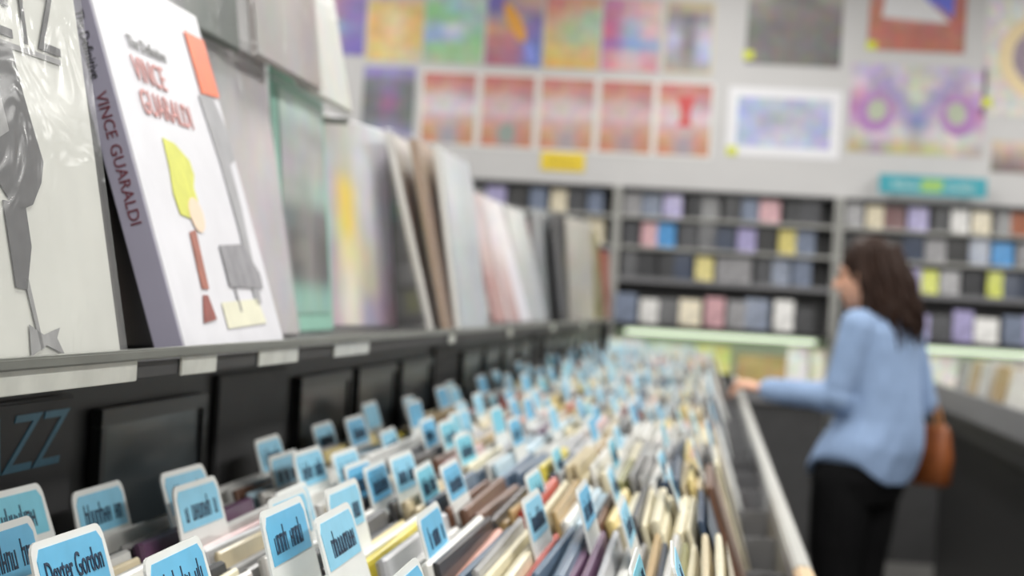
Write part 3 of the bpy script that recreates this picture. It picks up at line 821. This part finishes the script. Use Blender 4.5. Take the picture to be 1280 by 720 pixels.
for b, (x0, x1) in enumerate(BAYS):
    u = empty('wall_shelf', ((x0 + x1) / 2, BY, 0))
    tag(u, 'grey steel wall shelf unit of disc cases, %s bay under the posters' % BAYW[b], 'shelf unit', 'wall shelf bays')
    hw = (x1 - x0) / 2
    def sp_(nm, mat, a, b_, c, d, e, f, bev=0.0):
        return part(nm, u, mat, a, b_, c - BY, d - BY, e, f, bev=bev)
    sp_('upright', m_steel, -hw - 0.022, -hw, FY, BY, 0.0, 2.035)
    sp_('upright', m_steel, hw, hw + 0.022, FY, BY, 0.0, 2.035)
    sp_('top_board', m_dark, -hw, hw, FY, BY, 2.018, 2.035)
    sp_('back_panel', m_dark, -hw, hw, BY - 0.008, BY, 1.25, 2.018)
    for i, z in enumerate(SH_Z):
        sp_('shelf_board', m_steel if i < 2 else m_grey, -hw, hw, FY, BY - 0.008, z - (0.018 if i < 2 else 0.032), z, bev=0.002)
    sp_('display_shelf', m_black, -hw, hw, FY - 0.09, BY - 0.008, 1.225, 1.252, bev=0.002)
    sp_('lower_panel', M('pale_green_panel', 'dbe8d3', 0.6, var=0.03, scale=6), -hw, hw, BY - 0.01, BY, 0.0, 1.225)
    sp_('lower_shelf', m_grey, -hw, hw, FY - 0.12, BY - 0.01, 0.845, 0.87, bev=0.002)
    sp_('lower_lip', m_grey, -hw, hw, FY - 0.125, FY - 0.12, 0.845, 0.92)
    sp_('kick_board', m_dark, -hw, hw, FY - 0.1, FY - 0.08, 0.0, 0.845)
    lt = sp_('tube_lamp', None, -hw + 0.06, hw - 0.06, FY + 0.02, FY + 0.05, 1.19, 1.215, bev=0.008)
    me_ = bpy.data.materials.get('tube_glow')
    if me_ is None:
        me_ = bpy.data.materials.new('tube_glow')
        me_.use_nodes = True
        bb = me_.node_tree.nodes['Principled BSDF']
        bb.inputs['Emission Color'].default_value = (0.86, 1.0, 0.74, 1)
        bb.inputs['Emission Strength'].default_value = 1.8
    lt.data.materials.clear()
    lt.data.materials.append(me_)
    for rI in range(4):
        zb_ = [SH_Z[0], SH_Z[1], SH_Z[2], 1.2525][rI]
        x = x0 + 0.06
        i = 0
        while x < x1 - 0.055:
            i += 1
            if rI < 3:
                c = rd.choices(dn, dw)[0]
                sc_ = (rd.uniform(0.78, 1.15), 1, rd.uniform(0.92, 1.0) if rI == 0 else rd.uniform(0.95, 1.1))
                yv = FY + 0.035 + rd.uniform(0, 0.02)
            else:
                c = rd.choices([p[0] for p in PALE], [p[1] for p in PALE])[0]
                sc_ = (rd.uniform(0.95, 1.3), 1, rd.uniform(1.0, 1.3))
                yv = FY - 0.045 + rd.uniform(0, 0.02)
            if b == 2 and rI == 2 and i in (5, 8):
                c = 'lime'
            if b == 1 and rI == 1 and i == 3:
                c = 'bright blue'
            o = link('disc_case', DM[c], None, (x, yv, zb_), (R(-rd.uniform(2, 7)), 0, R(rd.uniform(-2, 2))))
            o.scale = sc_
            tag(o, '%s disc case, %s from the left on the %s shelf of the %s bay' % (c, nth(i), ROWW[rI], BAYW[b]), 'disc case', 'disc cases on the wall shelves')
            x += 0.104 * sc_[0] + rd.uniform(0.004, 0.02)

# teal sign hanging in front of the right bay
m_teal = M('teal_sign', '3a9fae', 0.45, var=0.06, scale=12)
o = link('teal_sign', box_mesh('teal_sign', m_teal, -0.30, 0.30, -0.008, 0, -0.055, 0.055, bev=0.002), None, (1.20, FY - 0.002, 2.128))
tag(o, 'long teal sign with pale lettering above the right shelf bay', 'sign')
link('centre_patch', poly_mesh('centre_patch', M('sign_green', '9cc46c', 0.5, var=0.05), [(-.07, -.035), (.05, -.035), (.06, .035), (-.06, .035)], 0.0006, 'y'), o, (0, -0.0082, 0))
ml = M('sign_pale', 'cfe6e0', 0.5, var=0.04)
link('lettering', scribble('lettering', ml, -0.23, -0.08, -0.022, 0.022, 0.0008, 'y', 7, 5), o, (0, -0.0085, 0))
link('lettering', scribble('lettering', ml, 0.08, 0.23, -0.022, 0.022, 0.0008, 'y', 7, 6), o, (0, -0.0085, 0))
part('hanging_bracket', o, m_steel, -0.28, -0.26, 0.0, 0.15, 0.045, 0.055)
part('hanging_bracket', o, m_steel, 0.26, 0.28, 0.0, 0.15, 0.045, 0.055)

# things standing on the lower shelf of the wall units
LOW = [('white magazine', 'e6ece2', -0.50, .24, .29), ('pale green magazine', 'd3e3c2', -0.22, .22, .27), ('lime magazine leaning', 'cdd45c', 0.02, .20, .28),
       ('golden brown boxed set', 'a08438', 0.30, .28, .24), ('white poster card', 'e9ebe4', 0.50, .12, .30), ('cream magazine', 'e2dfc4', 0.615, .08, .29),
       ('pale pink magazine', 'dcccc4', 0.84, .20, .28), ('white booklet', 'e6e8e2', 1.06, .20, .27), ('ivory poster card', 'e4e2d4', 1.29, .20, .30), ('silver magazine', 'c4c8c4', 1.52, .2, .27), ('sand coloured magazine', 'c8b78c', 1.75, .2, .28)]
for nm, hx, x, wd, h in LOW:
    mm = M('low_' + hx, hx, 0.5, var=0.08, scale=14)
    bm = bmesh.new()
    add_box(bm, -wd / 2, wd / 2, -0.014, 0, 0, h, 0.001)
    o = link('magazine' if 'boxed' not in nm else 'boxed_set', mesh_of(bm, 'magazine', mm), None, (x, FY - 0.06, 0.8702), (R(-8), 0, 0))
    tag(o, nm + ' standing on the lit lower shelf under the disc cases', 'magazine' if 'boxed' not in nm else 'box set', 'items on the lower wall shelf')
    tb = mix([['ffffff', 'd8d8d8'], ['c0c0c0', 'f0f0f0'], ['e0e0e0', 'b0b0b0']], hx, .75)
    link('printed_cover', print_mesh('printed_cover', wd - .01, h - .01, tb, PRINT, axis='y'), o, (0, -0.0146, h / 2))

# ------------------------------------------------------------------ second bin on the right
b2 = empty('record_counter', (0, 0, 0))
tag(b2, 'second record bin with grey front board behind the woman', 'record bin')
part('base_cabinet', b2, m_black, 1.24, 2.1, 5.4, 9.7, 0.0, 0.84)
part('front_board', b2, M('grey_board', '7e7f82', 0.5, var=0.05, scale=8), 1.15, 1.175, 5.4, 9.7, 0.93, 1.045, bev=0.003)
part('tray_bottom', b2, m_black, 1.15, 2.1, 5.4, 9.7, 0.84, 0.86)
part('lower_front', b2, m_black, 1.155, 1.172, 5.4, 9.7, 0.86, 0.93)
part('back_board', b2, m_black, 2.08, 2.1, 5.4, 9.7, 0.86, 1.15)
part('end_board', b2, m_dark, 1.15, 2.1, 5.36, 5.4, 0.0, 1.045)
r2 = random.Random(9)
for k in range(11):
    y = 5.62 + 0.36 * k
    for i in range(5):
        cn = r2.choices(['white', 'pale grey', 'cream', 'grey', 'tan', 'dark grey', 'silver grey', 'yellow'], [4, 4, 3, 3, 2, 1, 3, .5])[0]
        ln = R(r2.uniform(8, 13))
        o = link('record_sleeve', SL[cn][1], None, (1.235 + i * 0.075 + r2.uniform(-.008, .008), y, 0.868 + i * 0.006), (0, ln, R(180 + r2.uniform(-1, 1))))
        o.rotation_euler = (0, ln, 0)
        tag(o, '%s record sleeve, %s row of the %s block in the far grey bin' % (cn, nth(i + 1), nth(k + 1)), 'record', 'records in the far grey bin')

# ------------------------------------------------------------------ woman
WO = Vector((0.585, 6.3, 0))
FW = R(54)
fwd = Vector((-math.sin(FW), math.cos(FW), 0))
rgt = Vector((math.cos(FW), math.sin(FW), 0))
UP = Vector((0, 0, 1))
def L(r_, f_, z_):                      # right, forward, up -> offset from the woman's base point
    return rgt * r_ + fwd * f_ + UP * z_

def loft(bm, rings):
    prev = None
    first = None
    for ring in rings:
        cur = [bm.verts.new(p) for p in ring]
        if prev:
            n = len(cur)
            for i in range(n):
                bm.faces.new((prev[i], prev[(i + 1) % n], cur[(i + 1) % n], cur[i]))
        else:
            first = cur
        prev = cur
    bm.faces.new(list(reversed(first)))
    bm.faces.new(prev)

def torso_ring(z, hr, hf, cf=0.0, cr=0.0, n=28, zf=None):
    out = []
    for i in range(n):
        t = 2 * math.pi * i / n
        c, s = math.cos(t), math.sin(t)
        e = 0.86
        p = L(cr + hr * math.copysign(abs(c) ** e, c), cf + hf * math.copysign(abs(s) ** e, s), z + (zf(t) if zf else 0))
        out.append(p)
    return out

def tube(bm, pts, rads, n=14, flat=None, ref=None):
    """tube through points with radii; flat = (squash factor, axis it is squashed along)"""
    rings = []
    pts = [Vector(p) for p in pts]
    for i, p in enumerate(pts):
        d = (pts[min(i + 1, len(pts) - 1)] - pts[max(i - 1, 0)]).normalized()
        a = (ref or Vector((0.31, 0.17, 0.93)))
        x = d.cross(a)
        if x.length < 1e-3:
            x = d.cross(Vector((1, 0, 0)))
        x.normalize()
        y = d.cross(x).normalized()
        ring = []
        for k in range(n):
            t = 2 * math.pi * k / n
            v = x * math.cos(t) * rads[i] + y * math.sin(t) * rads[i]
            if flat:
                ax = flat[1]
                v -= ax * v.dot(ax) * (1 - flat[0])
            ring.append(p + v)
        rings.append(ring)
    # rounded ends
    def cap(idx, sgn):
        d = (pts[1] - pts[0]).normalized() * -1 if idx == 0 else (pts[-1] - pts[-2]).normalized()
        return [[p_ + (q - p_) * f + d * rads[idx] * g for q in rings[idx]] for f, g in ((0.85, 0.45), (0.5, 0.8))] if (p_ := pts[idx]) is not None else []
    s = list(reversed(cap(0, -1)))
    e_ = cap(-1, 1)
    loft(bm, s + rings + e_)

def ball(bm, c, rx, ry, rz, ax=None, seg=20, ringn=14):
    ax = ax or (Vector((1, 0, 0)), Vector((0, 1, 0)), Vector((0, 0, 1)))
    rings = []
    for j in range(1, ringn):
        ph = math.pi * j / ringn
        rings.append([c + ax[0] * rx * math.sin(ph) * math.cos(2 * math.pi * i / seg) + ax[1] * ry * math.sin(ph) * math.sin(2 * math.pi * i / seg) - ax[2] * rz * math.cos(ph) for i in range(seg)])
    loft(bm, rings)

def stance(vs_):
    """hips and legs stand a little nearer the bin than the shoulders"""
    for v in vs_:
        f = min(max((1.02 - v.co.z) / 0.24, 0), 1)
        v.co.x -= 0.06 * f * f * (3 - 2 * f)

def remeshed(name, bm, voxel, mat, smooth_it=6, wrinkle=0.0, wscale=(9, 9, 5)):
    bmesh.ops.recalc_face_normals(bm, faces=bm.faces)
    me = bpy.data.meshes.new(name)
    bm.to_mesh(me)
    bm.free()
    ob = bpy.data.objects.new(name, me)
    COL.objects.link(ob)
    md = ob.modifiers.new('r', 'REMESH')
    md.mode = 'VOXEL'
    md.voxel_size = voxel
    ms = ob.modifiers.new('s', 'SMOOTH')
    ms.factor = 0.5
    ms.iterations = smooth_it
    dg = bpy.context.evaluated_depsgraph_get()
    out = bpy.data.meshes.new_from_object(ob.evaluated_get(dg))
    bpy.data.objects.remove(ob)
    out.name = name
    if wrinkle:
        ns = [v.normal.copy() for v in out.vertices]
        for v, n_ in zip(out.vertices, ns):
            q = Vector((v.co.x * wscale[0], v.co.y * wscale[1], v.co.z * wscale[2]))
            f = noise.noise(q) + 0.5 * noise.noise(q * 2.3)
            v.co += n_ * f * wrinkle
    stance(out.vertices)
    for p in out.polygons:
        p.use_smooth = True
    out.materials.clear()
    out.materials.append(mat)
    return out

m_skin = M('skin', 'd9a58a', 0.5, var=0.05, scale=20)
m_shirt = M('chambray_shirt', '8fa7cb', 0.8, var=0.06, scale=60, bump=0.2)
m_pants = M('black_trousers', '0b0b0d', 0.85, spec=0.2, var=0.15, scale=40)
m_hair = M('dark_brown_hair', '2c1b13', 0.6, var=0.4, spec=0.2, scale=40, stretch=(6, 6, 0.6))
m_shoe = M('black_shoe', '1a1a1b', 0.4, var=0.1, scale=20)
m_leather = M('tan_leather', '8f4f26', 0.45, var=0.18, scale=14)

SHL = L(-0.165, 0.0, 1.325)
SHR = L(0.165, 0.0, 1.325)
ELL = Vector((-0.140, -0.125, 1.075))
WRL = Vector((-0.385, -0.02, 1.085))
ELR = Vector((0.165, 0.165, 1.065))
WRR = Vector((0.05, 0.355, 1.055))
HC = Vector((-0.065, 0.05, 1.505))      # head centre
hf_ = Vector((-math.sin(R(69)), math.cos(R(69)), -0.16)).normalized()   # where the face looks
hr_ = hf_.cross(UP).normalized()
hu_ = hr_.cross(hf_).normalized()

def H(r_, f_, u_):
    return HC + hr_ * r_ + hf_ * f_ + hu_ * u_

bm = bmesh.new()
# torso, neck
loft(bm, [torso_ring(z, a, b, c) for z, a, b, c in ((0.74, .12, .085, -.005), (0.82, .165, .11, -.012), (0.90, .17, .115, -.015), (0.98, .14, .098, -.005), (1.05, .128, .09, 0), (1.15, .142, .105, .012), (1.24, .152, .108, .012), (1.31, .16, .088, .0), (1.36, .115, .068, -.005), (1.385, .06, .055, -.005))])
tube(bm, [L(0, -.01, 1.34), (L(0, -.005, 1.38) + HC * 0) , HC + Vector((0.01, 0, -0.075))], [.058, .053, .052])
# legs
for s in (-1, 1):
    tube(bm, [L(s * .085, -.005, .86), L(s * .09, 0, .74), L(s * .09, .01, .60), L(s * .088, .012, .47), L(s * .088, -.012, .33), L(s * .088, -.02, .18), L(s * .088, -.012, .07)],
         [.088, .085, .072, .056, .054, .042, .036])
    tube(bm, [L(s * .088, -.035, .045), L(s * .09, .05, .04), L(s * .095, .14, .028), L(s * .097, .18, .024)], [.036, .04, .04, .03], flat=(0.75, UP))
# arms
for SH_, EL_, WR_ in ((SHL, ELL, WRL), (SHR, ELR, WRR)):
    tube(bm, [SH_, SH_.lerp(EL_, .4), EL_, EL_.lerp(WR_, .35), WR_], [.044, .040, .034, .034, .026])
# head
ball(bm, H(0, -.012, .025), .074, .092, .092, (hr_, hf_, hu_))
ball(bm, H(0, .028, -.04), .056, .062, .075, (hr_, hf_, hu_))
ball(bm, H(0, .062, -.095), .024, .022, .02, (hr_, hf_, hu_))
tube(bm, [H(0, .083, .012), H(0, .100, -.018), H(0, .108, -.034)], [.008, .011, .013])
for s in (-1, 1):
    ball(bm, H(s * .012, .098, -.036), .009, .009, .008, (hr_, hf_, hu_), 10, 8)
    ball(bm, H(s * .074, -.005, -.012), .008, .018, .03, (hr_, hf_, hu_), 12, 8)
    ball(bm, H(s * .034, .070, .022), .018, .012, .008, (hr_, hf_, hu_), 12, 8)
    ball(bm, H(s * .036, .052, -.032), .02, .022, .02, (hr_, hf_, hu_), 12, 8)
ball(bm, H(0, .086, -.058), .021, .010, .006, (hr_, hf_, hu_), 12, 8)
ball(bm, H(0, .085, -.069), .019, .010, .007, (hr_, hf_, hu_), 12, 8)
# hands: palm, four fingers, thumb
def hand(W_, d, side, up_, curl):
    """d: forearm direction, side: towards the thumb, up_: back of the hand"""
    d, side, up_ = d.normalized(), side.normalized(), up_.normalized()
    tube(bm, [W_, W_ + d * .03, W_ + d * .06, W_ + d * .085], [.025, .034, .038, .036], flat=(0.42, up_))
    for i, (o_, ln) in enumerate(((.028, .068), (.009, .078), (-.010, .072), (-.028, .056))):
        b0 = W_ + d * (.085 - abs(o_) * .15) + side * o_
        q1 = (d * math.cos(curl) - up_ * math.sin(curl)).normalized()
        q2 = (d * math.cos(curl * 2.1) - up_ * math.sin(curl * 2.1)).normalized()
        q3 = (d * math.cos(curl * 3.0) - up_ * math.sin(curl * 3.0)).normalized()
        p1 = b0 + q1 * ln * .45
        p2 = p1 + q2 * ln * .32
        p3 = p2 + q3 * ln * .23
        tube(bm, [b0 - d * .015, b0, p1, p2, p3], [.0098, .0095, .0088, .008, .007], n=10)
    t0 = W_ + d * .028 + side * .028
    t1 = t0 + (d * .5 + side * .7 - up_ * .35).normalized() * .036
    t2 = t1 + (d * .9 + side * .1 - up_ * .5).normalized() * .028
    tube(bm, [t0 - side * .012, t0, t1, t2], [.014, .013, .0105, .009], n=10)
dl = (WRL - ELL).normalized()
hand(WRL, (dl + Vector((0, 0.05, 0.10))), Vector((0.1, 1, 0.15)), Vector((0.15, -0.15, 1)), 0.5)
dr = (WRR - ELR).normalized()
hand(WRR, dr, -rgt, UP, 0.75)
body_me = remeshed('body', bm, 0.0045, m_skin, 3)
woman = empty('person', WO)
tag(woman, 'woman in a pale blue shirt and black trousers reaching into the record bin', 'person')
link('body', body_me, woman)

# eyes and brows
m_eye = M('eye_dark', '241a16', 0.2, var=0.05)
m_lipm = M('lip_pink', 'b8695f', 0.45, var=0.05)
for s in (-1, 1):
    b_ = bmesh.new()
    ball(b_, H(s * .033, .081, .004), .011, .007, .006, (hr_, hf_, hu_), 12, 8)
    link('eye', mesh_of(b_, 'eye', m_eye, True), woman)
    b_ = bmesh.new()
    tube(b_, [H(s * .017, .0875, .026), H(s * .034, .084, .031), H(s * .050, .074, .027)], [.0025, .003, .002], n=8)
    link('eyebrow', mesh_of(b_, 'eyebrow', m_hair, True), woman)
b_ = bmesh.new()
ball(b_, H(0, .0925, -.063), .018, .0055, .006, (hr_, hf_, hu_), 14, 8)
link('mouth', mesh_of(b_, 'mouth', m_lipm, True), woman)

# shirt with curved shirt tails, sleeves, collar and cuffs
def hem(t):
    return 0.10 * abs(math.cos(t)) ** 2.4
bm = bmesh.new()
loft(bm, [torso_ring(0.785, .200, .162, -.005, zf=hem), torso_ring(0.83, .202, .164, -.006, zf=lambda t: hem(t) * .8), torso_ring(0.90, .198, .158, -.008, zf=lambda t: hem(t) * .45)] +
     [torso_ring(z, a, b, c) for z, a, b, c in ((1.0, .176, .134, -.004), (1.08, .170, .130, .002), (1.17, .172, .132, .008), (1.25, .176, .128, .006), (1.31, .176, .108, -.004), (1.345, .132, .090, -.008), (1.378, .078, .072, -.008), (1.398, .066, .066, -.004))])
for SH_, EL_, WR_ in ((SHL, ELL, WRL), (SHR, ELR, WRR)):
    tube(bm, [SH_.lerp(Vector((0, 0, 1.31)), .15), SH_, SH_.lerp(EL_, .45), SH_.lerp(EL_, .85), EL_ + (EL_ - (SH_ + WR_) / 2) * .06, EL_.lerp(WR_, .15), EL_.lerp(WR_, .6), EL_.lerp(WR_, .93)],
         [.055, .060, .060, .058, .056, .055, .046, .036])
for SH_, EL_ in ((SHL, ELL), (SHR, ELR)):
    ball(bm, SH_ - UP * 0.006, .060, .060, .058)
    ball(bm, EL_, .060, .060, .060)
shirt_me = remeshed('shirt', bm, 0.007, m_shirt, 5, 0.010, (8, 8, 4.5))
sh = link('shirt', shirt_me, woman)
for EL_, WR_ in ((ELL, WRL), (ELR, WRR)):
    b_ = bmesh.new()
    tube(b_, [EL_.lerp(WR_, .82), EL_.lerp(WR_, .88), EL_.lerp(WR_, .96)], [.041, .041, .039], n=20)
    link('cuff', mesh_of(b_, 'cuff', m_shirt, True), sh)
b_ = bmesh.new()
rng = []
for zz, a, bb in ((1.372, .075, .074), (1.415, .064, .064), (1.420, .060, .060), (1.395, .074, .074)):
    rng.append(torso_ring(zz, a, bb, -.004, n=24))
loft(b_, rng)
link('collar', mesh_of(b_, 'collar', m_shirt, True), sh)

# trousers, shoes
bm = bmesh.new()
loft(bm, [torso_ring(z, a, b, c) for z, a, b, c in ((0.72, .172, .128, 0), (0.80, .184, .144, -.012), (0.90, .180, .140, -.012), (1.0, .15, .112, -.005))])
for s in (-1, 1):
    tube(bm, [L(s * .086, -.005, .84), L(s * .09, 0, .72), L(s * .092, .01, .58), L(s * .09, .012, .46), L(s * .09, -.01, .32), L(s * .09, -.016, .17), L(s * .09, -.012, .085)],
         [.106, .104, .094, .080, .074, .066, .062])
link('trousers', remeshed('trousers', bm, 0.008, m_pants, 4, 0.004), woman)
for s in (-1, 1):
    bm = bmesh.new()
    tube(bm, [L(s * .088, -.05, .05), L(s * .09, .02, .052), L(s * .094, .10, .04), L(s * .097, .185, .03)], [.042, .048, .046, .034], flat=(0.8, UP))
    for v in bm.verts:
        v.co.z = max(v.co.z, 0.001)
    stance(bm.verts)
    link('shoe', mesh_of(bm, 'shoe', m_shoe, True), woman)

# hair: a cap over the skull and long wavy locks down the back
bm = bmesh.new()
ball(bm, H(0, -.026, .034), .092, .100, .098, (hr_, hf_, hu_), 24, 16)
tube(bm, [H(0, -.06, .02), H(0.0, -.095, -.06), H(0.0, -.115, -.13)], [.085, .088, .075], n=20, flat=(0.95, hf_))
tube(bm, [H(-.070, -.02, .03), H(-.080, -.03, -.05), H(-.078, -.04, -.12)], [.02, .024, .018], n=12)
tube(bm, [H(.072, .012, .03), H(.082, .005, -.05), H(.078, -.01, -.12)], [.02, .024, .018], n=12)
hair_me = remeshed('hair', bm, 0.007, m_hair, 4, 0.006, (30, 30, 6))
hair = link('hair', hair_me, woman)
rh = random.Random(31)
bm = bmesh.new()
for i in range(130):
    a = rh.uniform(-1.75, 2.35)                      # angle around the head, 0 = straight back
    st = rh.uniform(0.0, 0.085)
    rr = 0.093 + rh.uniform(-.004, .006)
    p0 = H(math.sin(a) * rr * .95, -.026 - math.cos(a) * rr * 1.05, st)
    ln = rh.uniform(.20, .285) if abs(a) < 1.5 else rh.uniform(.15, .21)
    back = -hf_ * (0.05 * math.cos(a)) + hr_ * (0.045 * math.sin(a))
    pts, rad = [], []
    ph, amp = rh.uniform(0, 6.28), rh.uniform(.005, .013)
    for s in range(10):
        f = s / 9
        wv = hr_ * math.cos(ph + f * 9) * amp * f + hf_ * math.sin(ph + f * 9) * amp * f
        sp_out = back * (1.5 * f - .6 * f * f) + Vector((0.045, -0.045, 0)) * f
        pts.append(p0 + sp_out + wv - UP * (ln * f))
        rad.append(0.0105 * (1 - 0.75 * f ** 2.5))
    tube(bm, pts, rad, n=6)
link('hair_locks', mesh_of(bm, 'hair_locks', m_hair, True), hair)
hair.children[0]['kind'] = 'stuff'

# handbag on the right forearm
hb = empty('handbag', WO + Vector((0.175, 0.20, 0.775)))
hb.rotation_euler = (0, 0, FW)
tag(hb, 'tan brown leather handbag hanging from the right arm of the woman', 'handbag')
bm = bmesh.new()
for zz, a, bb in ((0.0, .028, .10), (0.01, .045, .118), (0.10, .048, .122), (0.19, .036, .110), (0.215, .018, .10)):
    pass
rings = []
for zz, a, bb in ((0.0, .028, .10), (0.01, .045, .118), (0.10, .048, .122), (0.19, .036, .110), (0.215, .018, .10)):
    rings.append([Vector((a * math.copysign(abs(math.cos(t)) ** .6, math.cos(t)), bb * math.copysign(abs(math.sin(t)) ** .6, math.sin(t)), zz)) for t in [2 * math.pi * i / 24 for i in range(24)]])
loft(bm, rings)
link('bag_body', mesh_of(bm, 'bag_body', m_leather, True), hb)
for s in (-1, 1):
    bm = bmesh.new()
    tube(bm, [Vector((s * .020, .07 * math.cos(t), .20 + .105 * math.sin(t))) for t in [math.pi * i / 14 for i in range(15)]], [.006] * 15, n=8)
    link('handle', mesh_of(bm, 'handle', M('tan_strap', 'a8703c', 0.5, var=0.1), True), hb)
part('flap', hb, m_leather, -0.05, -0.044, -0.09, 0.09, 0.10, 0.20, bev=0.002)
